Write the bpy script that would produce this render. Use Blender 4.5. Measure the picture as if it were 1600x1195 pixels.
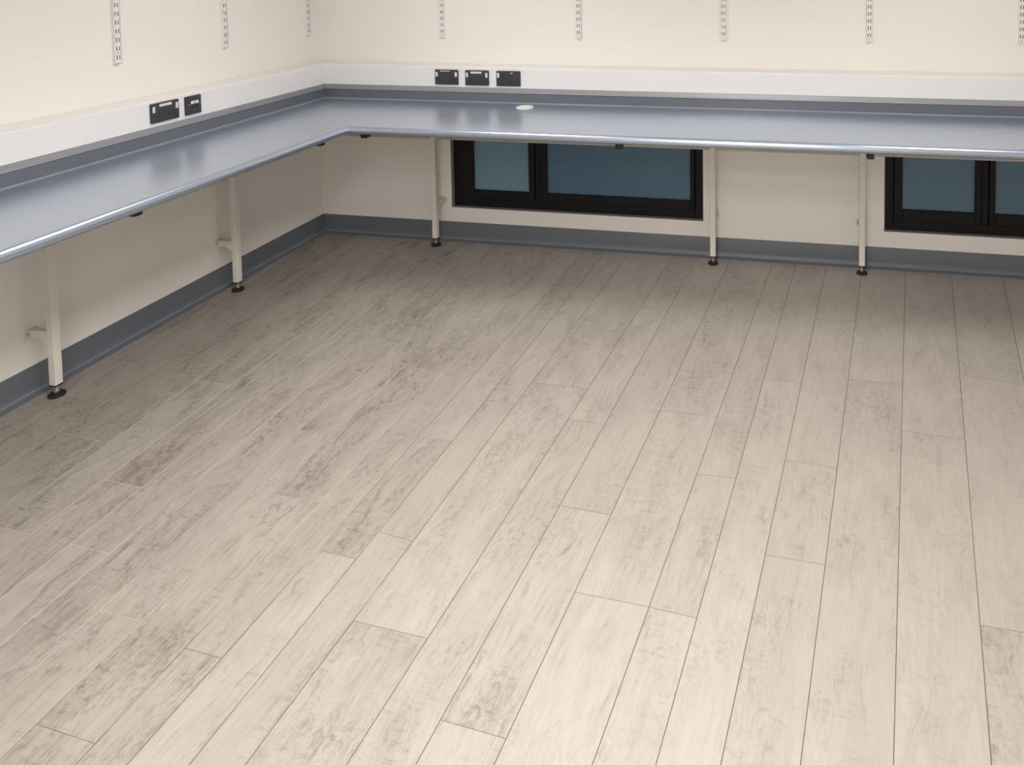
import bpy, bmesh, math, random
from mathutils import Vector, Matrix
for o in list(bpy.data.objects): bpy.data.objects.remove(o)
sc = bpy.context.scene
COL = sc.collection
PI = math.pi

# ------------------------------------------------------------ camera
cam_d = bpy.data.cameras.new('camera'); cam = bpy.data.objects.new('camera', cam_d); COL.objects.link(cam)
R_ = Vector((0.98384, 0.178878, -0.0079)); U_ = Vector((-0.00208, 0.0555356, 0.9984545)); F_ = Vector((-0.17904, 0.9823026, -0.05501))
m = Matrix((R_, U_, -F_)).transposed().to_4x4(); m.translation = Vector((3.00435, -4.04698, 1.68305))
cam.matrix_world = m
cam_d.sensor_fit = 'HORIZONTAL'; cam_d.sensor_width = 36.0
cam_d.lens = 1134.32 / 1600 * 36
cam_d.shift_x = (800 - 1052.83) / 1600; cam_d.shift_y = (3.466 - 597.5) / 1600
cam_d.clip_start = 0.05
sc.camera = cam

# ------------------------------------------------------------ light, world, exposure
sc.view_settings.view_transform = 'Standard'; sc.view_settings.look = 'None'
sc.view_settings.gamma = 1.0; sc.view_settings.use_curve_mapping = False
sc.view_settings.exposure = -0.17
w = bpy.data.worlds.new('dusk'); sc.world = w; w.use_nodes = True
w.node_tree.nodes['Background'].inputs[0].default_value = (0.10, 0.19, 0.26, 1)
w.node_tree.nodes['Background'].inputs[1].default_value = 0.5
ROOM_X, ROOM_Y, ROOM_Z = 5.0, -5.2, 2.45
LIGHTS = [(1.2, -1.2, 11), (3.8, -1.2, 8.5), (2.5, -2.4, 34), (2.5, -3.5, 30), (2.5, -4.6, 60)]
WARM = (1.0, 0.975, 0.945)
for (lx, ly, pw) in LIGHTS:
    ld = bpy.data.lights.new('ceiling_lamp', 'AREA'); ld.shape = 'SQUARE'; ld.size = 0.56; ld.energy = pw; ld.color = WARM
    ld.spread = math.radians(150)
    lo = bpy.data.objects.new('ceiling_lamp', ld); lo.location = (lx, ly, ROOM_Z - 0.035); COL.objects.link(lo)

# ------------------------------------------------------------ materials
class N:
    def __init__(s, name):
        s.m = bpy.data.materials.new(name); s.m.use_nodes = True; s.t = s.m.node_tree
        s.b = s.t.nodes['Principled BSDF']; s.out = s.t.nodes['Material Output']
    def n(s, kind, **kw):
        nd = s.t.nodes.new(kind)
        for k, v in kw.items():
            if k.startswith('i_'): nd.inputs[int(k[2:]) if k[2:].isdigit() else k[2:]].default_value = v
            else: setattr(nd, k, v)
        return nd
    def l(s, a, b): s.t.links.new(a, b)
    def math(s, op, a, b=None, c=None, clamp=False):
        nd = s.n('ShaderNodeMath', operation=op, use_clamp=clamp)
        for i, x in enumerate((a, b, c)):
            if x is None: continue
            if isinstance(x, (int, float)): nd.inputs[i].default_value = x
            else: s.l(x, nd.inputs[i])
        return nd.outputs[0]
    def mix(s, f, a, b, blend='MIX'):
        nd = s.n('ShaderNodeMix', data_type='RGBA', blend_type=blend)
        for i, x in ((0, f), (6, a), (7, b)):
            if isinstance(x, (int, float)): nd.inputs[i].default_value = x
            elif isinstance(x, tuple): nd.inputs[i].default_value = (*x, 1)
            else: s.l(x, nd.inputs[i])
        return nd.outputs[2]
def pmat(name, col, rough=0.5, metal=0.0, spec=0.5, var=0.04, scale=6.0, bump=0.0, bscale=300.0, coat=0.0, ctint=(1, 1, 1)):
    M = N(name); b = M.b
    tc = M.n('ShaderNodeTexCoord')
    nz = M.n('ShaderNodeTexNoise'); nz.inputs['Scale'].default_value = scale; nz.inputs['Detail'].default_value = 4
    M.l(tc.outputs['Object'], nz.inputs['Vector'])
    c2 = tuple(max(0, c * (1 - var)) for c in col)
    M.l(M.mix(nz.outputs[0], tuple(min(1, c * (1 + var)) for c in col), c2), b.inputs['Base Color'])
    b.inputs['Roughness'].default_value = rough; b.inputs['Metallic'].default_value = metal
    b.inputs['Specular IOR Level'].default_value = spec; b.inputs['Coat Weight'].default_value = coat; b.inputs['Coat Roughness'].default_value = 0.26; b.inputs['Coat IOR'].default_value = 1.9; b.inputs['Coat Tint'].default_value = (*ctint, 1)
    if bump:
        n2 = M.n('ShaderNodeTexNoise'); n2.inputs['Scale'].default_value = bscale; n2.inputs['Detail'].default_value = 3
        M.l(tc.outputs['Object'], n2.inputs['Vector'])
        bp = M.n('ShaderNodeBump'); bp.inputs['Strength'].default_value = bump; bp.inputs['Distance'].default_value = 0.002
        M.l(n2.outputs[0], bp.inputs['Height']); M.l(bp.outputs[0], b.inputs['Normal'])
    return M.m
M_wall = pmat('wall_paint', (0.875, 0.842, 0.80), 0.6, var=0.015, scale=2, bump=0.05, bscale=180)
M_ceil = pmat('ceiling_tile', (0.80, 0.78, 0.75), 0.8)
M_trunk = pmat('white_trunking_plastic', (0.80, 0.785, 0.785), 0.35, var=0.01)
M_alu = pmat('satin_aluminium', (0.42, 0.42, 0.44), 0.38, metal=0.6, var=0.02)
M_top = pmat('blue_grey_laminate', (0.41, 0.475, 0.585), 0.30, metal=0.74, var=0.03, scale=4, bump=0.02, bscale=400, spec=1.0, coat=0.8, ctint=(0.93, 0.96, 1.0))
M_ups = pmat('slate_upstand', (0.125, 0.137, 0.162), 0.35, var=0.03)
M_seal = pmat('pale_sealant', (0.24, 0.265, 0.31), 0.3)
M_skirt = pmat('slate_vinyl_skirting', (0.128, 0.143, 0.165), 0.48, var=0.05, scale=3)
M_weld = pmat('blue_weld_bead', (0.20, 0.235, 0.285), 0.35)
M_leg = pmat('off_white_powder_coat', (0.74, 0.70, 0.64), 0.4, var=0.015)
M_rail = pmat('beige_steel_rail', (0.50, 0.46, 0.40), 0.5)
M_black = pmat('black_plastic', (0.011, 0.010, 0.010), 0.45)
M_sock = pmat('charcoal_plastic', (0.040, 0.041, 0.043), 0.38, var=0.08, bump=0.05, bscale=900)
M_hole = pmat('dark_opening', (0.006, 0.006, 0.006), 0.7)
M_white = pmat('white_plastic', (0.82, 0.82, 0.80), 0.35)
M_ink = pmat('grey_print', (0.35, 0.35, 0.36), 0.6)
M_chrome = pmat('zinc_steel', (0.62, 0.60, 0.57), 0.3, metal=0.9)
M_frame = pmat('black_window_frame', (0.008, 0.008, 0.009), 0.5, spec=0.22)
M_reveal = pmat('grey_window_reveal', (0.30, 0.30, 0.28), 0.6)
M_upr = pmat('white_slotted_steel', (0.84, 0.82, 0.79), 0.4, var=0.01)
M_inch = pmat('shaded_slot_inside', (0.05, 0.045, 0.04), 0.7)  # near-black colour paints in the shade inside the slotted channel
M_grom = pmat('cream_white_grommet', (0.88, 0.90, 0.84), 0.3)
def glass_mat(name, c, rough):
    M = N(name); b = M.b
    tc = M.n('ShaderNodeTexCoord'); nz = M.n('ShaderNodeTexNoise'); nz.inputs['Scale'].default_value = 2.5; M.l(tc.outputs['Object'], nz.inputs['Vector'])
    M.l(M.mix(nz.outputs[0], c, tuple(x * 0.88 for x in c)), b.inputs['Base Color'])
    b.inputs['Roughness'].default_value = rough; b.inputs['Transmission Weight'].default_value = 0.35; b.inputs['IOR'].default_value = 1.45
    return M.m
M_glassA = glass_mat('frosted_teal_glass', (0.27, 0.46, 0.58), 0.3)
M_glassB = glass_mat('frosted_blue_glass', (0.125, 0.255, 0.385), 0.3)
M_glassC = glass_mat('frosted_grey_blue_glass', (0.17, 0.30, 0.40), 0.3)
ME = N('light_diffuser'); ME.b.inputs['Base Color'].default_value = (0.9, 0.9, 0.88, 1)
ME.b.inputs['Emission Color'].default_value = (1, 0.95, 0.88, 1); ME.b.inputs['Emission Strength'].default_value = 3.5
M_emit = ME.m

# ------------------------------------------------------------ mesh helpers
def link(name, bm, mats, parent=None, smooth=False):
    me = bpy.data.meshes.new(name); bm.normal_update(); bm.to_mesh(me); bm.free()
    for mt in (mats if isinstance(mats, (list, tuple)) else [mats]): me.materials.append(mt)
    if smooth:
        for p in me.polygons: p.use_smooth = True
        me.set_sharp_from_angle(angle=math.radians(38))
    o = bpy.data.objects.new(name, me); COL.objects.link(o); o.parent = parent
    return o
def box(bm, x0, y0, z0, x1, y1, z1, bev=0.0, mi=0, seg=2):
    b2 = bmesh.new(); bmesh.ops.create_cube(b2, size=1.0)
    for v in b2.verts: v.co = Vector((x0 + (v.co.x + .5) * (x1 - x0), y0 + (v.co.y + .5) * (y1 - y0), z0 + (v.co.z + .5) * (z1 - z0)))
    if bev: bmesh.ops.bevel(b2, geom=b2.edges[:], offset=bev, segments=seg, profile=0.5, affect='EDGES')
    for f in b2.faces: f.material_index = mi
    add(bm, b2)
def add(bm, b2, M=None):
    if M: bmesh.ops.transform(b2, matrix=M, verts=b2.verts)
    bmesh.ops.recalc_face_normals(b2, faces=b2.faces)
    me = bpy.data.meshes.new('tmp'); b2.to_mesh(me); b2.free(); bm.from_mesh(me); bpy.data.meshes.remove(me)
def lathe(bm, prof, cx=0, cy=0, seg=28, mi=0, M=None):
    b2 = bmesh.new(); rings = []
    for (r, z) in prof:
        rings.append([b2.verts.new((cx + r * math.cos(2 * PI * k / seg), cy + r * math.sin(2 * PI * k / seg), z)) for k in range(seg)])
    for a, b in zip(rings, rings[1:]):
        for k in range(seg): b2.faces.new((a[k], a[(k + 1) % seg], b[(k + 1) % seg], b[k]))
    b2.faces.new(rings[0][::-1]); b2.faces.new(rings[-1])
    for f in b2.faces: f.material_index = mi
    add(bm, b2, M)
def prism(bm, pts, axis, a, b, mi=0, bev=0.0):
    """closed outline pts (p,q) extruded along axis from a to b"""
    b2 = bmesh.new()
    def P(p, q, s): return {'x': (s, p, q), 'y': (p, s, q), 'z': (p, q, s)}[axis]
    A = [b2.verts.new(P(p, q, a)) for p, q in pts]; B = [b2.verts.new(P(p, q, b)) for p, q in pts]
    b2.faces.new(A); b2.faces.new(B[::-1])
    n = len(pts)
    for i in range(n): b2.faces.new((A[i], A[(i + 1) % n], B[(i + 1) % n], B[i]))
    bmesh.ops.recalc_face_normals(b2, faces=b2.faces)
    if bev: bmesh.ops.bevel(b2, geom=[e for e in b2.edges if len(e.link_faces) == 2 and e.calc_face_angle(0) > 0.8], offset=bev, segments=2, affect='EDGES')
    for f in b2.faces: f.material_index = mi
    add(bm, b2)
def sweepL(bm, prof, ya, xb, which='both', mi=0, butt=None):
    """profile of (dx, dy, z): dx = distance from left wall, dy = distance from back wall; mitred at the corner"""
    b2 = bmesh.new(); st = []
    if which in ('both', 'left'): st.append([b2.verts.new((dx, ya, z)) for dx, dy, z in prof])
    if butt is None: st.append([b2.verts.new((dx, -dy, z)) for dx, dy, z in prof])
    elif which == 'left': st.append([b2.verts.new((dx, -butt, z)) for dx, dy, z in prof])
    else: st.append([b2.verts.new((butt, -dy, z)) for dx, dy, z in prof])
    if which in ('both', 'back'): st.append([b2.verts.new((xb, -dy, z)) for dx, dy, z in prof])
    n = len(prof)
    for A, B in zip(st, st[1:]):
        for i in range(n): b2.faces.new((A[i], A[(i + 1) % n], B[(i + 1) % n], B[i]))
    b2.faces.new(st[0]); b2.faces.new(st[-1][::-1])
    for f in b2.faces: f.material_index = mi
    add(bm, b2)
def empty(name, loc=(0, 0, 0), rz=0):
    o = bpy.data.objects.new(name, None); COL.objects.link(o); o.location = loc; o.rotation_euler = (0, 0, rz); o.empty_display_size = 0.05
    return o
def tag(o, label, cat, group=None):
    o['label'] = label; o['category'] = cat
    if group: o['group'] = group
    return o
def struct(o): o['kind'] = 'structure'; return o
def copy_tree(o, parent=None):
    c = o.copy(); COL.objects.link(c); c.parent = parent
    for ch in [q for q in bpy.data.objects if q.parent == o]: copy_tree(ch, c)
    return c

# ------------------------------------------------------------ floor: every board its own quad, small gaps between
SEAMS = [(-0.0801, 0.0184), (-0.0321, 0.2785), (-0.0324, 0.5153), (-0.0063, 0.7242), (0.0023, 0.8979), (0.0138, 1.0712), (0.0194, 1.236), (0.0168, 1.3687), (0.0312, 1.5778), (0.0477, 1.7321), (0.0482, 1.8621), (0.0553, 1.9984), (0.0748, 2.2611), (0.0741, 2.4014), (0.0844, 2.5898), (0.0984, 2.8283), (0.0979, 2.9562), (0.1109, 3.1222), (0.1225, 3.3139), (0.1386, 3.543), (0.1549, 3.781), (0.172, 4.0418)]
JOINTS = {20: [(-1.027, -1.057), (-2.189, -2.195)], 19: [(-1.43, -1.443)], 18: [(-1.134, -1.13)], 17: [(-0.3, -0.289), (-0.651, -0.644), (-1.653, -1.665), (-2.061, -2.067)], 16: [(-0.392, -0.385), (-1.185, -1.189)], 15: [(-0.722, -0.707), (-1.772, -1.769), (-2.281, -2.292)], 14: [(-1.176, -1.168), (-1.458, -1.46), (-2.271, -2.281)], 13: [(-0.619, -0.618), (-1.98, -1.991), (-2.638, -2.65)], 11: [(-0.585, -0.588), (-1.364, -1.369), (-2.45, -2.462)], 12: [(-1.565, -1.573)], 9: [(-0.868, -0.863), (-1.753, -1.754), (-2.266, -2.272)], 10: [(-1.507, -1.511), (-2.171, -2.187)], 8: [(-1.126, -1.115), (-2.589, -2.596)], 7: [(-2.086, -2.095), (-2.802, -2.813)], 6: [(-0.946, -0.944), (-1.785, -1.79), (-2.536, -2.545)], 5: [(-0.491, -0.497), (-1.345, -1.354), (-2.147, -2.155)], 3: [(-0.35, -0.365), (-1.332, -1.336), (-2.124, -2.135)], 4: [(-0.724, -0.735), (-1.596, -1.611), (-2.366, -2.376)], 2: [(-0.698, -0.697), (-1.574, -1.584), (-2.349, -2.355)], 1: [(-1.114, -1.118), (-1.945, -1.969)], 0: [(-1.017, -1.046), (-1.755, -1.765)]}
KNOTS = [(0.78, -2.08, 1.0), (0.992, -2.419, 1.0), (0.988, -1.651, 1.0), (0.769, -1.273, 0.7), (0.895, -0.821, 0.6), (0.874, -0.352, 0.7), (0.952, -0.202, 0.5), (3.236, -1.767, 0.55), (3.349, -1.813, 0.55), (3.285, -2.491, 0.7), (2.12, -2.677, 0.6), (2.907, -1.157, 0.6), (1.64, -0.895, 0.7), (2.499, -1.948, 0.15), (2.703, -1.535, 0.4), (1.964, -2.414, 0.4), (3.448, -0.626, 0.5), (1.387, -2.551, 0.8), (1.225, -1.797, 0.8), (0.654, -1.613, 0.6), (1.22, -0.965, 0.8), (3.956, -0.384, 0.4), (1.124, -2.56, 0.5)]
def floor_material():
    M = N('limed_oak_boards'); b = M.b
    uv = M.n('ShaderNodeUVMap', uv_map='board'); tc = M.n('ShaderNodeTexCoord')
    at = M.n('ShaderNodeAttribute', attribute_name='board_look'); sep = M.n('ShaderNodeSeparateColor'); M.l(at.outputs['Color'], sep.inputs[0])
    tone, seed, contrast = sep.outputs[0], sep.outputs[1], sep.outputs[2]
    suv = M.n('ShaderNodeSeparateXYZ'); M.l(uv.outputs[0], suv.inputs[0]); u, v = suv.outputs[0], suv.outputs[1]
    sd = M.math('MULTIPLY', seed, 37.0)
    def vec(su, sv, warp=None):
        c = M.n('ShaderNodeCombineXYZ'); uu = M.math('MULTIPLY', u, su)
        if warp is not None: uu = M.math('ADD', uu, warp)
        M.l(uu, c.inputs[0]); M.l(M.math('MULTIPLY', v, sv), c.inputs[1]); M.l(sd, c.inputs[2]); return c.outputs[0]
    def noise(vv, detail=4, rough=0.6, dist=0.0):
        n = M.n('ShaderNodeTexNoise'); n.inputs['Scale'].default_value = 1; n.inputs['Detail'].default_value = detail
        n.inputs['Roughness'].default_value = rough; n.inputs['Distortion'].default_value = dist; M.l(vv, n.inputs['Vector']); return n.outputs[0]
    def rng(x, a, b_, c=0.0, d=1.0):
        n = M.n('ShaderNodeMapRange'); n.inputs[1].default_value = a; n.inputs[2].default_value = b_; n.inputs[3].default_value = c; n.inputs[4].default_value = d; M.l(x, n.inputs[0]); return n.outputs[0]
    wav = noise(vec(3.0, 1.6), 3, 0.5)
    warp = M.math('MULTIPLY', M.math('SUBTRACT', wav, 0.5), 12.0)
    blotch = rng(noise(vec(8, 2.6), 5, 0.68, 0.8), 0.42, 0.68)            # soft grey clouds along the board
    fibre = rng(noise(vec(90, 6.5, warp), 5, 0.70, 0.4), 0.40, 0.62)      # long fibres
    pores = rng(noise(vec(210, 15, warp), 4, 0.75, 0.2), 0.54, 0.66)      # short dark pores
    mott = rng(noise(vec(40, 24), 6, 0.78, 1.4), 0.47, 0.66)              # mottled worn patches
    mmask = rng(noise(vec(7, 4), 3, 0.6), 0.40, 0.62)
    mott = M.math('MULTIPLY', mott, mmask)
    saw = rng(noise(vec(16, 85), 4, 0.68, 0.5), 0.53, 0.66)               # cross-cut saw marks
    sawmask = rng(noise(vec(9, 2.4), 2, 0.5), 0.50, 0.66)
    saw = M.math('MULTIPLY', saw, sawmask)
    streak = rng(noise(vec(46, 3.0, warp), 5, 0.68, 1.0), 0.55, 0.70)     # darker grain lines
    k = M.math('MULTIPLY', blotch, 0.22)
    k = M.math('MULTIPLY_ADD', M.math('SUBTRACT', 1.0, fibre), 0.13, k)
    k = M.math('MULTIPLY_ADD', pores, 0.22, k)
    k = M.math('MULTIPLY_ADD', mott, 0.42, k)
    k = M.math('MULTIPLY_ADD', saw, 0.26, k)
    k = M.math('MULTIPLY_ADD', streak, 0.26, k)
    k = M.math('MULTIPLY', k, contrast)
    # knots: small whorls at their own places on the boards
    so = M.n('ShaderNodeSeparateXYZ'); M.l(tc.outputs['Object'], so.inputs[0])
    nk = noise(vec(22, 10), 3, 0.6); wk = M.math('MULTIPLY', M.math('SUBTRACT', nk, 0.5), 1.6)
    tot = None
    for (kx, ky, ks) in KNOTS:
        dx = M.math('MULTIPLY', M.math('SUBTRACT', so.outputs[0], kx), 1 / 0.030)
        dy = M.math('MULTIPLY', M.math('SUBTRACT', so.outputs[1], ky), 1 / 0.060)
        r2 = M.math('ADD', M.math('MULTIPLY', dx, dx), M.math('MULTIPLY', dy, dy))
        r = M.math('ADD', M.math('SQRT', r2), wk)
        g = M.math('MULTIPLY', M.math('SUBTRACT', 1.5, r, clamp=True), ks)
        rings = M.math('MULTIPLY_ADD', M.math('SINE', M.math('MULTIPLY', r, 17.0)), 0.18, 0.62)
        g = M.math('MULTIPLY', g, rings)
        tot = g if tot is None else M.math('MAXIMUM', tot, g)
    k = M.math('MULTIPLY_ADD', tot, 0.38, k)
    k = M.math('ADD', k, tone, clamp=True)
    ramp = M.n('ShaderNodeValToRGB'); e = ramp.color_ramp.elements
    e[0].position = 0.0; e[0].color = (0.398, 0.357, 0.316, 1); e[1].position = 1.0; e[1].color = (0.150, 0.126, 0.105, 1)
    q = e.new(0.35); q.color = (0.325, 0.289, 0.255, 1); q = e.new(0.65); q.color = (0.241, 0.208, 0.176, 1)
    M.l(k, ramp.inputs[0])
    # slight greenish / pinkish drift between patches
    hue = noise(vec(5, 3), 2); c = M.mix(M.math('MULTIPLY', hue, 0.25), ramp.outputs[0], (0.29, 0.275, 0.24))
    M.l(c, b.inputs['Base Color'])
    b.inputs['Roughness'].default_value = 0.52; b.inputs['Specular IOR Level'].default_value = 0.35
    bp = M.n('ShaderNodeBump'); bp.inputs['Strength'].default_value = 0.12; bp.inputs['Distance'].default_value = 0.001
    M.l(M.math('SUBTRACT', fibre, k), bp.inputs['Height']); M.l(bp.outputs[0], b.inputs['Normal'])
    return M.m
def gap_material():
    """seams: edge glint painted pale near the left wall, dark brown in the rest"""
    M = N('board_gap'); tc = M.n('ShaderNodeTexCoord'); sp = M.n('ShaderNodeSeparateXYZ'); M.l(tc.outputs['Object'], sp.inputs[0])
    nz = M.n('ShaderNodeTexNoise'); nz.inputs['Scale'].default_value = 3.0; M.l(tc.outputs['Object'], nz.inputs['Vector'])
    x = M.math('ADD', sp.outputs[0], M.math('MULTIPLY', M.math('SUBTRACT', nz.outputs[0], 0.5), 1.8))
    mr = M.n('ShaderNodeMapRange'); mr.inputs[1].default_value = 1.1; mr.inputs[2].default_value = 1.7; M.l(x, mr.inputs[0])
    M.l(M.mix(mr.outputs[0], (0.54, 0.485, 0.40), (0.10, 0.072, 0.052)), M.b.inputs['Base Color']); M.b.inputs['Roughness'].default_value = 0.7  # pale tone paints the glint on seam edges, dark tone is the joint
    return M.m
def build_floor():
    rnd = random.Random(11)
    seams = list(SEAMS)
    while seams[-1][1] + seams[-1][0] * -3.3 < ROOM_X + 0.3:
        seams.append((min(0.2, seams[-1][0] + 0.012), seams[-1][1] + 0.235))
    seams = [(0.0, -0.12)] + seams
    bm = bmesh.new(); uvl = bm.loops.layers.uv.new('board'); cl = bm.faces.layers.float_color.new('board_look') if False else None
    looks = []
    H = 0.0011; HJ = 0.0006
    def quad(i, ya, yb, yend=None):
        (m0, c0), (m1, c1) = seams[i], seams[i + 1]
        (aL, aR), (bL, bR) = ya, yb
        X = lambda mm, cc, y: mm * y + cc
        x = sum(X(m0, c0, y) for y in (aL, bL)) / 2
        P = [Vector((X(m0, c0, bL) + H, bL + HJ, 0)), Vector((X(m1, c1, bR) - H, bR + HJ, 0)), Vector((X(m1, c1, aR) - H, aR - HJ, 0)), Vector((X(m0, c0, aL) + H, aL - HJ, 0))]
        P = [Vector((min(max(p.x, -0.02), ROOM_X), p.y, 0)) for p in P]
        if P[1].x - P[0].x < 0.004: return
        f = bm.faces.new([bm.verts.new(p) for p in P])
        w_ = P[1].x - P[0].x; L0 = (P[3] - P[0]).length
        for lp, q in zip(f.loops, ((0, 0), (w_, 0), (w_, L0), (0, L0))): lp[uvl].uv = q
        # boards towards the left corner of the room are the more weathered ones
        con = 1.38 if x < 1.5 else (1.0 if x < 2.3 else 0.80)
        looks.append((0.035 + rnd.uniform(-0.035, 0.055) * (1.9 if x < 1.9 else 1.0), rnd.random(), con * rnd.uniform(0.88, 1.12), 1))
    YB = -3.3
    for i in range(len(seams) - 1):
        js = list(JOINTS.get(i - 1, []))
        if not js:
            y = -rnd.uniform(0.2, 0.9)
            while y > YB: js.append((y, y)); y -= 0.9
        else:
            if js[0][0] < -1.15: js.insert(0, (js[0][0] + 0.9, js[0][1] + 0.9))
        js = [j for j in js if j[0] > YB + .05]
        ys = [(0.02, 0.02)] + js + [(YB, YB)]
        for a, b_ in zip(ys, ys[1:]): quad(i, a, b_)
    # the rest of the room behind the camera
    x = 0.0
    seams = [(0, -0.02 + 0.2 * k) for k in range(31)]
    for i in range(30):
        y = YB; first = rnd.uniform(0.2, 0.9)
        while y > ROOM_Y:
            y2 = max(ROOM_Y, y - first); first = 0.9
            quad(i, (y, y), (y2, y2)); y = y2
    # core sheet showing in the hairline gaps, seam glint painted in at left
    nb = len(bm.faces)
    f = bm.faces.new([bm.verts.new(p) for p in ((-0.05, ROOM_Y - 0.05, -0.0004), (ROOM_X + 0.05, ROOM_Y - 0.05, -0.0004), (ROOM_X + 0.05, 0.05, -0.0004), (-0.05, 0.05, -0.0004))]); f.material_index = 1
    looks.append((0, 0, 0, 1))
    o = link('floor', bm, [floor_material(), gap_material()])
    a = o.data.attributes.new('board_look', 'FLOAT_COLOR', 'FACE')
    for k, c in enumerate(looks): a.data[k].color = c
    return struct(o)
build_floor()

# ------------------------------------------------------------ room shell
WT = 0.25
WINDOWS = [(0.878, 2.430), (3.4275, 4.86)]; WZ0, WZ1 = 0.200, 0.800
bm = bmesh.new()
xs = [-WT, WINDOWS[0][0], WINDOWS[0][1], WINDOWS[1][0], WINDOWS[1][1], ROOM_X + WT]
box(bm, -WT, 0, WZ1, ROOM_X + WT, WT, ROOM_Z); box(bm, -WT, 0, -0.1, ROOM_X + WT, WT, WZ0)
for k in (0, 2, 4): box(bm, xs[k], 0, WZ0, xs[k + 1], WT, WZ1)
struct(link('wall_back', bm, M_wall))
bm = bmesh.new(); box(bm, -WT, ROOM_Y, -0.1, 0, 0, ROOM_Z); struct(link('wall_left', bm, M_wall))
bm = bmesh.new(); box(bm, ROOM_X, ROOM_Y, -0.1, ROOM_X + WT, 0, ROOM_Z); struct(link('wall_right', bm, M_wall))
bm = bmesh.new(); box(bm, -WT, ROOM_Y - WT, -0.1, ROOM_X + WT, ROOM_Y, ROOM_Z); struct(link('wall_front', bm, M_wall))
bm = bmesh.new(); box(bm, -WT, ROOM_Y - WT, ROOM_Z, ROOM_X + WT, WT, ROOM_Z + 0.1); struct(link('ceiling', bm, M_ceil))

# coved vinyl skirting
cove = [(0, 0.1115), (0.003, 0.1115), (0.004, 0.110), (0.004, 0.034)]
for k in range(1, 8):
    t = PI / 2 * k / 8; cove.append((0.004 + 0.030 * (1 - math.cos(t)), 0.034 - 0.031 * math.sin(t)))
cove += [(0.034, 0.0028), (0.037, 0.0012), (0.037, 0.0), (0, 0)]
bead = [(0.0105, 0.0140), (0.0125, 0.0160), (0.0160, 0.0120), (0.0140, 0.0105)]
bead = [(0.0095, 0.0130), (0.0125, 0.0158), (0.0165, 0.0118), (0.0145, 0.0085)]
for nm, wh in (('baseboard_left', 'left'), ('baseboard_back', 'back')):
    bm = bmesh.new(); sweepL(bm, [(d, d, z) for d, z in cove], ROOM_Y, ROOM_X, wh)
    o = struct(link(nm, bm, M_skirt, smooth=True))
    bm = bmesh.new(); sweepL(bm, [(d, d, z) for d, z in bead], ROOM_Y + 0.01, ROOM_X - 0.01, wh)
    link('weld_line', bm, M_weld, o)

# windows low in the back wall
def window(name, x0, x1, splits, glass):
    o = empty(name, (0, 0, 0)); struct(o)
    R = 0.030                                                # the frame sits back from the wall face
    bm = bmesh.new()                                         # lining of the opening
    box(bm, x0, -0.001, WZ0, x0 + 0.004, R, WZ1); box(bm, x1 - 0.004, -0.001, WZ0, x1, R, WZ1); box(bm, x0, -0.001, WZ0, x1, R, WZ0 + 0.003)
    link('reveal_lining', bm, M_reveal, o)
    FW = 0.052
    bm = bmesh.new()
    y0, y1 = R, R + 0.07
    box(bm, x0 + .001, y0, WZ0 + .001, x0 + FW, y1, WZ1 - .001, 0.003); box(bm, x1 - FW, y0, WZ0 + .001, x1 - .001, y1, WZ1 - .001, 0.003)
    box(bm, x0 + FW, y0, WZ0 + .001, x1 - FW, y1, WZ0 + FW, 0.003); box(bm, x0 + FW, y0, WZ1 - FW, x1 - FW, y1, WZ1 - .001, 0.003)
    for (a, b) in splits: box(bm, (a + b) / 2 - 0.017, y0, WZ0 + FW, (a + b) / 2 + 0.017, y1, WZ1 - FW, 0.003)
    link('window_frame', bm, M_frame, o)
    edges = [x0 + FW] + [v for (a, b) in splits for v in ((a + b) / 2 - 0.017, (a + b) / 2 + 0.017)] + [x1 - FW]
    gl = [(splits[0][2][0], splits[0][2][1])] if False else None
    return o, edges, y0
def sash(o, xa, xb, ga, gb, gz, y0, gm):
    zt = WZ1 - 0.052; zb = WZ0 + 0.052; g = 0.003
    bm = bmesh.new(); ya, yb = y0 - 0.010, y0 + 0.05
    xa += g; xb -= g; zb += g; zt -= g
    box(bm, xa, ya, zb, ga, yb, zt, 0.0035); box(bm, gb, ya, zb, xb, yb, zt, 0.0035)
    box(bm, ga, ya, zb, gb, yb, gz, 0.0035); box(bm, ga, ya, zt - 0.055, gb, yb, zt, 0.0035)
    s = link('sash', bm, M_frame, o)
    bm = bmesh.new(); box(bm, ga - 0.005, ya + 0.020, gz - 0.005, gb + 0.005, ya + 0.026, zt - 0.05)
    link('pane', bm, gm, s)
o, e, y0 = window('window_1', *WINDOWS[0], [(1.366, 1.483)], None)
sash(o, e[0], e[1], 1.014, 1.368, 0.306, y0, M_glassA); sash(o, e[2], e[3], 1.482, 2.350, 0.306, y0, M_glassB)
o, e, y0 = window('window_2', *WINDOWS[1], [(3.902, 4.008)], None)
sash(o, e[0], e[1], 3.527, 3.903, 0.318, y0, M_glassC); sash(o, e[2], e[3], 4.006, 4.785, 0.318, y0, M_glassC)

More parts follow.
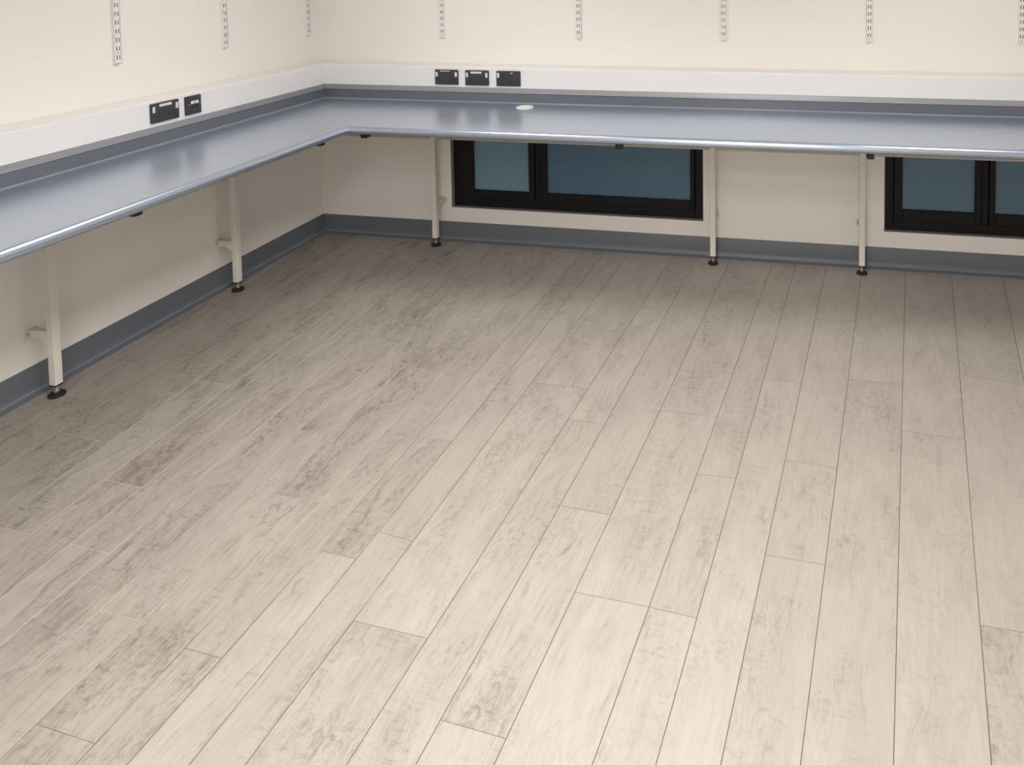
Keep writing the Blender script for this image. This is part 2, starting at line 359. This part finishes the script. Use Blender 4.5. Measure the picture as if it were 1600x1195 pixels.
# ------------------------------------------------------------ worktop (one L-shaped top with rolled front edge)
ZT, ZB = 0.883, 0.843
DL, DB = 0.773, 0.836
TD = 0.151
prof = [(TD, TD, ZT), (DL - 0.022, DB - 0.022, ZT)]
for k in range(1, 14):
    t = PI / 2 - (PI * 0.97) * k / 13
    prof.append((DL - 0.022 + 0.022 * math.cos(t), DB - 0.022 + 0.022 * math.cos(t), ZT - 0.021 + 0.021 * math.sin(t)))
prof += [(DL - 0.030, DB - 0.030, ZB), (DL - 0.030, DB - 0.030, ZB + 0.012), (TD, TD, ZB + 0.012)]
bm = bmesh.new(); sweepL(bm, prof, ROOM_Y + 0.1, ROOM_X - 0.02)
top = link('worktop', bm, M_top, smooth=True)
tag(top, 'long L-shaped blue-grey laminate worktop with rolled front edge along two walls', 'worktop')
bm = bmesh.new(); ub = TD + 0.001
sweepL(bm, [(ub - 0.018, ub - 0.018, ZT - 0.02), (ub, ub, ZT - 0.02), (ub, ub, 0.935), (ub - 0.003, ub - 0.003, 0.938), (ub - 0.018, ub - 0.018, 0.938)], ROOM_Y + 0.1, ROOM_X - 0.02)
u = link('upstand', bm, M_ups, top); u['label'] = 'dark slate-grey upstand along the back of the worktop'
bm = bmesh.new(); ub = TD + 0.001
pr = [(ub, ub, ZT), (ub + 0.005, ub + 0.005, ZT)] + [(ub + 0.005 - 0.005 * math.sin(t), ub + 0.005 - 0.005 * math.sin(t), ZT + 0.005 - 0.005 * math.cos(t)) for t in (0.4, 0.8, 1.2, PI / 2)]
sweepL(bm, pr, ROOM_Y + 0.1, ROOM_X - 0.02)
link('corner_seal', bm, M_seal, top, smooth=True)['label'] = 'pale seal line between worktop and upstand'
# round cable grommet
g = empty('cable_grommet', (1.4685, -0.2635, ZT))
bm = bmesh.new(); lathe(bm, [(0.0, 0.0), (0.047, 0.0), (0.0485, 0.002), (0.047, 0.0045), (0.040, 0.0055), (0.038, 0.0048), (0.0, 0.0048)], seg=48)
link('cover_plate', bm, M_grom, g, smooth=True)
for s in (-1, 1):
    bm = bmesh.new(); lathe(bm, [(0, 0.004), (0.004, 0.004), (0.004, 0.0062), (0, 0.0062)], cx=s * 0.033, cy=s * 0.004, seg=12)
    link('screw', bm, M_ink, g)
tag(g, 'round cream-white cable grommet plate set in the blue-grey worktop', 'grommet')

# ------------------------------------------------------------ bench trunking on both walls
Z0, Z1 = 0.968, 1.0855
for wh, where in (('back', 'white boxed dado trunking running along the back wall above the worktop'), ('left', 'white boxed dado trunking running along the left wall above the worktop')):
    d = TD
    bm = bmesh.new()
    sweepL(bm, [(q, q, z) for q, z in [(0.0005, Z0), (d - 0.0015, Z0), (d, Z0 + 0.0015), (d, Z1 - 0.005), (d - 0.0015, Z1 - 0.0015), (d - 0.005, Z1), (d - 0.03, Z1), (d - 0.031, Z1 - 0.0012), (d - 0.033, Z1 - 0.0012), (d - 0.034, Z1), (0.0005, Z1)]], ROOM_Y + 0.1, ROOM_X - 0.02, wh, butt=(d + 0.0004 if wh == 'left' else 0.0005))
    t = link('dado_trunking', bm, M_trunk)
    tag(t, where, 'trunking')
    bm = bmesh.new()
    sweepL(bm, [(q, q, z) for q, z in [(d - 0.014, 0.9385), (d - 0.0005, 0.9385), (d + 0.0025, 0.9395), (d + 0.0025, 0.944), (d - 0.0015, 0.9455), (d - 0.0015, Z0 - 0.0005), (d - 0.014, Z0 - 0.0005)]], ROOM_Y + 0.1, ROOM_X - 0.02, wh, butt=(d + 0.003 if wh == 'left' else 0.02))
    link('metal_trim', bm, M_alu, t)['label'] = 'thin satin aluminium trim strip'

# ------------------------------------------------------------ rails, legs, edge blocks under the bench
bm = bmesh.new(); box(bm, 0.085, -0.098, 0.641, ROOM_X - 0.05, -0.068, 0.695, 0.002)
tag(link('bench_rail', bm, M_rail), 'beige steel rail running along the back wall under the worktop', 'rail')
bm = bmesh.new(); box(bm, 0.068, ROOM_Y + 0.15, 0.641, 0.0835, -0.07, 0.695, 0.002)
tag(link('bench_rail', bm, M_rail), 'beige steel rail running along the left wall under the worktop', 'rail')
def leg_frame():
    """cantilever bench leg in local axes: wall at x=0 plane behind (+x = into the room), origin on the floor under the tube"""
    o = empty('bench_support')
    h = 0.0150
    bm = bmesh.new(); box(bm, -h, -h, 0.0475, h, h, 0.842, 0.002)
    t = link('leg_tube', bm, M_leg, o)
    bm = bmesh.new(); lathe(bm, [(0, 0), (0.0045, 0), (0.0045, 0.002), (0.003, 0.0032), (0, 0.0032)], seg=12, M=Matrix.Translation((h - .0005, 0, 0.603)) @ Matrix.Rotation(PI / 2, 4, 'Y'))
    link('screw', bm, M_chrome, t)
    bm = bmesh.new(); box(bm, -h - .0005, -h - .0005, 0.0425, h + .0005, h + .0005, 0.0478, 0.001)
    link('end_cap', bm, M_black, o)
    bm = bmesh.new(); lathe(bm, [(0, 0.010), (0.0055, 0.010), (0.0055, 0.016), (0.0105, 0.017), (0.0105, 0.025), (0.0055, 0.026), (0.0055, 0.043), (0, 0.043)], seg=16)
    link('threaded_stem', bm, M_chrome, o, smooth=True)
    bm = bmesh.new(); lathe(bm, [(0, 0.0), (0.026, 0.0), (0.029, 0.003), (0.029, 0.008), (0.025, 0.0125), (0.013, 0.0155), (0, 0.0155)], seg=32)
    link('foot', bm, M_black, o, smooth=True)
    # arched stay to the wall
    bm = bmesh.new(); d = 0.107
    pts = [(-h, 0.262), (-d + 0.006, 0.262), (-d + 0.002, 0.258), (-d + 0.002, 0.228)]
    for k in range(0, 11):
        s = k / 10; x = -d + 0.012 + s * (d - 0.012 - h); pts.append((x, 0.228 + 0.009 * math.sin(PI * min(1, s * 1.1)) * (1 - 0.3 * s) - 0.021 * s * s))
    prism(bm, pts, 'y', -0.0115, 0.0115)
    s_ = link('wall_stay', bm, M_leg, o)
    bm = bmesh.new(); box(bm, -d, -0.024, 0.226, -d + 0.004, 0.024, 0.264, 0.0015)
    for sy in (-0.015, 0.015): lathe(bm, [(0, 0), (0.0045, 0), (0.004, 0.0025), (0, 0.0025)], seg=12, mi=1, M=Matrix.Translation((-d + 0.004, sy, 0.245)) @ Matrix.Rotation(PI / 2, 4, 'Y'))
    link('fixing_plate', bm, [M_leg, M_ink], s_)
    bm = bmesh.new(); box(bm, h + .0003, -h, 0.817, 0.56, h, 0.842, 0.002)
    link('support_arm', bm, M_leg, o)
    return o
leg0 = leg_frame()
GL = 'off-white bench legs under the worktop'
LEGS = [((0.107, -1.760, 0), 0, 'off-white steel leg under the left worktop, nearest the camera'),
        ((0.107, -0.832, 0), 0, 'off-white steel leg under the left worktop, nearer the room corner'),
        ((0.826, -0.107, 0), -PI / 2, 'off-white steel leg left of the first window, against the back wall'),
        ((2.498, -0.107, 0), -PI / 2, 'off-white steel leg just right of the wide blue window'),
        ((3.303, -0.107, 0), -PI / 2, 'off-white steel leg just left of the window at the right edge')]
for i, (loc, rz, lab) in enumerate(LEGS):
    o = leg0 if i == 0 else copy_tree(leg0)
    o.location = loc; o.rotation_euler = (0, 0, rz); tag(o, lab, 'bench support', GL)

GB = 'black blocks under the worktop edge'
BLOCKS = [('x', 0.7995, -0.735, 0.8050, 'small black block under the back worktop, close to the inner corner'),
          ('x', 2.132, -0.735, 0.7990, 'small black block under the worktop edge, over the wide blue window pane'),
          ('x', 3.2895, -0.735, 0.7990, 'small black block under the worktop edge beside the rightmost leg'),
          ('y', 0.715, -0.976, 0.8210, 'small black block under the left worktop, close to the inner corner'),
          ('y', 0.715, -1.951, 0.8215, 'small black block under the left worktop, between the two left legs')]
for ax, a, b, z, lab in BLOCKS:
    bm = bmesh.new(); e = 0.016
    if ax == 'x': box(bm, a - e, b - 0.02, z, a + e, b + 0.02, 0.8549, 0.003)
    else: box(bm, a - 0.02, b - e, z, a + 0.02, b + e, 0.8549, 0.003)
    tag(link('edge_block', bm, M_black), lab, 'block', GB)

# ------------------------------------------------------------ sockets, built facing -Y (x right, z up), origin bottom left on the trunking face
def plate(bm, w_, h_, d=0.0095, r=0.006, mi=0):
    b2 = bmesh.new()
    def ring(y, ins):
        pts = []
        for cx, cz, a0 in ((w_ - r, r, -PI / 2), (w_ - r, h_ - r, 0), (r, h_ - r, PI / 2), (r, r, PI)):
            for k in range(5):
                t = a0 + PI / 2 * k / 4; rr = r - ins * 0.3
                pts.append(b2.verts.new((min(max(cx + r * math.cos(t), ins), w_ - ins), y, min(max(cz + r * math.sin(t), ins), h_ - ins))))
        return pts
    R = [ring(0, 0), ring(-d + 0.003, 0), ring(-d + 0.0008, 0.0012), ring(-d, 0.0035)]
    for a, b in zip(R, R[1:]):
        for k in range(20): b2.faces.new((a[k], a[(k + 1) % 20], b[(k + 1) % 20], b[k]))
    b2.faces.new(R[-1]); b2.faces.new(R[0][::-1])
    for f in b2.faces: f.material_index = mi
    add(bm, b2)
FD = 0.0095
def rocker(o, x, z):
    bm = bmesh.new(); prism(bm, [(-FD + .001, z), (-FD - 0.0015, z), (-FD - 0.0005, z + 0.013), (-FD - 0.0035, z + 0.0265), (-FD + .001, z + 0.0265)], 'x', x, x + 0.0125, bev=0.0006)
    r = link('rocker_switch', bm, M_white, o)
    bm = bmesh.new(); box(bm, x + 0.0045, -FD - 0.0016, z + 0.004, x + 0.0075, -FD - 0.0008, z + 0.009); box(bm, x + 0.005, -FD - 0.0026, z + 0.018, x + 0.0065, -FD - 0.0012, z + 0.021)
    link('switch_mark', bm, M_ink, r)
def label_strip(o, x0, x1, z0, z1, text=True):
    bm = bmesh.new(); box(bm, x0, -FD - 0.0008, z0, x1, -FD + .001, z1)
    s = link('label_strip', bm, M_white, o)
    if text:
        bm = bmesh.new(); rnd = random.Random(5); x = x0 + 0.006; zc = (z0 + z1) / 2
        while x < x1 - 0.008:
            wd = rnd.uniform(0.0015, 0.003); box(bm, x, -FD - 0.0010, zc - 0.0012, x + wd, -FD - 0.0007, zc + 0.0012); x += wd + rnd.choice((0.0008, 0.0008, 0.002))
        link('printed_line', bm, M_ink, s)
def pins(bm, cx, cz):
    box(bm, cx - 0.0025, -FD - .0003, cz + 0.0110, cx + 0.0025, -FD + .0012, cz + 0.0205)
    for s in (-1, 1): box(bm, cx + s * 0.011 - 0.0038, -FD - .0003, cz - 0.0035, cx + s * 0.011 + 0.0038, -FD + .0012, cz + 0.0015)
def outlet(kind):
    o = empty('data_outlet' if kind == 'data' else 'double_socket')
    W, Hh = (0.0885, 0.088) if kind == 'data' else (0.1455, 0.088)
    bm = bmesh.new(); plate(bm, W, Hh, r=0.005)
    link('faceplate', bm, M_sock, o, smooth=True)
    if kind.startswith('socket'):
        for cx in (0.040, 0.106):
            bm = bmesh.new(); pins(bm, cx, 0.027); link('pin_holes', bm, M_hole, o)
        rocker(o, 0.0065, 0.048); rocker(o, W - 0.0065 - 0.0125, 0.048)
        if kind == 'socket_thin': label_strip(o, 0.034, 0.096, 0.0785, 0.0818, False)
        elif kind == 'socket_left': label_strip(o, 0.042, 0.105, 0.070, 0.081)
        else: label_strip(o, 0.036, 0.102, 0.070, 0.081)
        if kind != 'socket_thin':
            bm = bmesh.new(); box(bm, 0.069, -FD - .0006, 0.046, 0.076, -FD + .001, 0.060, 0.0005)
            link('indicator', bm, M_sock, o)
    elif kind == 'spur':
        rocker(o, 0.0065, 0.050)
        for (cx, cz, r) in ((0.044, 0.054, 0.012), (0.100, 0.051, 0.007), (0.095, 0.022, 0.010), (0.128, 0.049, 0.004)):
            bm = bmesh.new(); b2 = bmesh.new(); n = 20
            A = [b2.verts.new((cx + r * math.cos(2 * PI * k / n), -FD - .0004, cz + r * math.sin(2 * PI * k / n))) for k in range(n)]
            B = [b2.verts.new((cx + r * .86 * math.cos(2 * PI * k / n), -FD - .0004, cz + r * .86 * math.sin(2 * PI * k / n))) for k in range(n)]
            for k in range(n): b2.faces.new((A[k], A[(k + 1) % n], B[(k + 1) % n], B[k]))
            ex = bmesh.ops.extrude_face_region(b2, geom=b2.faces[:]); bmesh.ops.translate(b2, verts=[v for v in ex['geom'] if isinstance(v, bmesh.types.BMVert)], vec=(0, 0.001, 0)); add(bm, b2)
            box(bm, cx - r * .3, -FD - .0003, cz - 0.0015, cx + r * .3, -FD + .001, cz + 0.0015)
            link('embossed_ring', bm, M_hole, o)
        label_strip(o, 0.087, 0.101, 0.0745, 0.0785, False)
    else:
        for x in (0.028, 0.052):
            bm = bmesh.new(); z = 0.050
            box(bm, x, -FD - .0012, z, x + 0.0185, -FD + .001, z + 0.0135, 0.0005)
            mm = link('port_cover', bm, M_white, o)
            bm = bmesh.new(); box(bm, x + 0.005, -FD - .0015, z + 0.005, x + 0.013, -FD - .001, z + 0.0075); link('printed_line', bm, M_ink, mm)
        for x in (0.0165, 0.0785):
            bm = bmesh.new(); lathe(bm, [(0, 0), (0.0036, 0), (0.003, 0.0015), (0, 0.0018)], seg=14, M=Matrix.Translation((x, -FD + .0003, 0.048)) @ Matrix.Rotation(PI / 2, 4, 'X'))
            link('screw', bm, M_chrome, o)
        bm = bmesh.new(); box(bm, 0.054, -FD - .0004, 0.031, 0.066, -FD + .001, 0.043, 0.0003); box(bm, 0.030, -FD - .0004, 0.031, 0.042, -FD + .001, 0.043, 0.0003)
        link('port', bm, M_hole, o)
    return o
def place(o, loc, rz, lab, cat, grp=None): o.location = loc; o.rotation_euler = (0, 0, rz); tag(o, lab, cat, grp)
G2 = 'black double sockets in the trunking'
place(outlet('socket_thin'), (0.8745, -TD, 0.9815), 0, 'black double socket with white switches, nearest the room corner on the back wall', 'socket', G2)
place(outlet('socket_label'), (1.0635, -TD, 0.9810), 0, 'black double socket with broad white label, middle plate on the back wall', 'socket', G2)
place(outlet('spur'), (1.2555, -TD, 0.9805), 0, 'black double plate with a single white switch, rightmost on the back wall', 'socket', G2)
place(outlet('socket_left'), (TD, -1.3365, 0.9855), PI / 2, 'black double socket with white label on the left wall trunking', 'socket', G2)
place(outlet('data'), (TD, -1.1545, 0.9845), PI / 2, 'square black data outlet with two white tabs on the left wall trunking', 'data outlet')

# ------------------------------------------------------------ twin-slot shelving uprights
def upright(screw_between):
    """local: wall at y=0, faces -Y, origin at bottom centre"""
    o = empty('shelving_upright')
    W_, D_, P, HH = 0.0285, 0.014, 0.0387, 1.15
    first = 0.018 if screw_between else 0.027                # bottom of the lowest slot pair
    sl = 0.0195; n = int((HH - first) / P)
    sx = [-W_ / 2, -0.0080, -0.0040, 0.0040, 0.0080, W_ / 2]
    zs = [0.0]
    for k in range(n): zs += [first + k * P, first + k * P + sl]
    zs.append(HH)
    bm = bmesh.new(); V = {}
    def vert(i, j):
        if (i, j) not in V: V[(i, j)] = bm.verts.new((sx[i], -D_, zs[j]))
        return V[(i, j)]
    for j in range(len(zs) - 1):
        for i in range(5):
            if j % 2 == 1 and i in (1, 3): continue
            bm.faces.new((vert(i, j), vert(i + 1, j), vert(i + 1, j + 1), vert(i, j + 1)))
    for f in bm.faces: f.material_index = 0
    t = 0.0016
    box(bm, -W_ / 2, -D_, 0, -W_ / 2 + t, 0, HH); box(bm, W_ / 2 - t, -D_, 0, W_ / 2, 0, HH)
    box(bm, -W_ / 2, -D_, 0, W_ / 2, 0, t); box(bm, -W_ / 2 + t, -0.0025, t, W_ / 2 - t, -0.0005, HH - t, mi=1)
    box(bm, -W_ / 2 + t, -D_ + 0.0004, t, W_ / 2 - t, -D_ + 0.0006, t, mi=1) if False else None
    link('slotted_channel', bm, [M_upr, M_inch], o)
    zc = first + (P + sl) / 2 if screw_between else 0.0125
    bm = bmesh.new(); lathe(bm, [(0, 0), (0.0034, 0), (0.0026, 0.0012), (0, 0.0013)], seg=14, M=Matrix.Translation((0, -D_, zc)) @ Matrix.Rotation(PI / 2, 4, 'X'))
    link('screw', bm, M_ink, o)
    return o
GU = 'white twin-slot shelving uprights'
uL = upright(True); uB = upright(False)
UL = [(-1.3454, 'white twin-slot shelving upright on the left wall, nearest the camera'), (-0.7396, 'white twin-slot shelving upright, middle of the three on the left wall'), (-0.0950, 'white twin-slot shelving upright on the left wall beside the room corner')]
for i, (y, lab) in enumerate(UL):
    o = uL if i == 0 else copy_tree(uL)
    place(o, (0, y, 1.2545), PI / 2, lab, 'shelf upright', GU)
UB = [(0.8500, 'white twin-slot shelving upright on the back wall above the sockets'), (1.7050, 'white twin-slot shelving upright, second from the corner on the back wall'), (2.5509, 'white twin-slot shelving upright, third from the corner on the back wall'), (3.3421, 'white twin-slot shelving upright, fourth from the corner on the back wall'), (4.1117, 'white twin-slot shelving upright at the right edge of the view')]
for i, (x, lab) in enumerate(UB):
    o = uB if i == 0 else copy_tree(uB)
    place(o, (x, 0, 1.2435), 0, lab, 'shelf upright', GU)

# ------------------------------------------------------------ recessed ceiling panels
pl = empty('ceiling_light')
bm = bmesh.new(); s = 0.3
for a in ((-s, -s, s, -s + .015), (-s, s - .015, s, s), (-s, -s + .015, -s + .015, s - .015), (s - .015, -s + .015, s, s - .015)): box(bm, a[0], a[1], -0.012, a[2], a[3], 0)
link('frame', bm, M_white, pl)
bm = bmesh.new(); box(bm, -s + .015, -s + .015, -0.008, s - .015, s - .015, -0.001); link('diffuser', bm, M_emit, pl)
for i, (lx, ly, _) in enumerate(LIGHTS):
    o = pl if i == 0 else copy_tree(pl)
    o.location = (lx, ly, ROOM_Z)
    tag(o, 'square white ceiling light panel overhead', 'ceiling light', 'ceiling light panels')
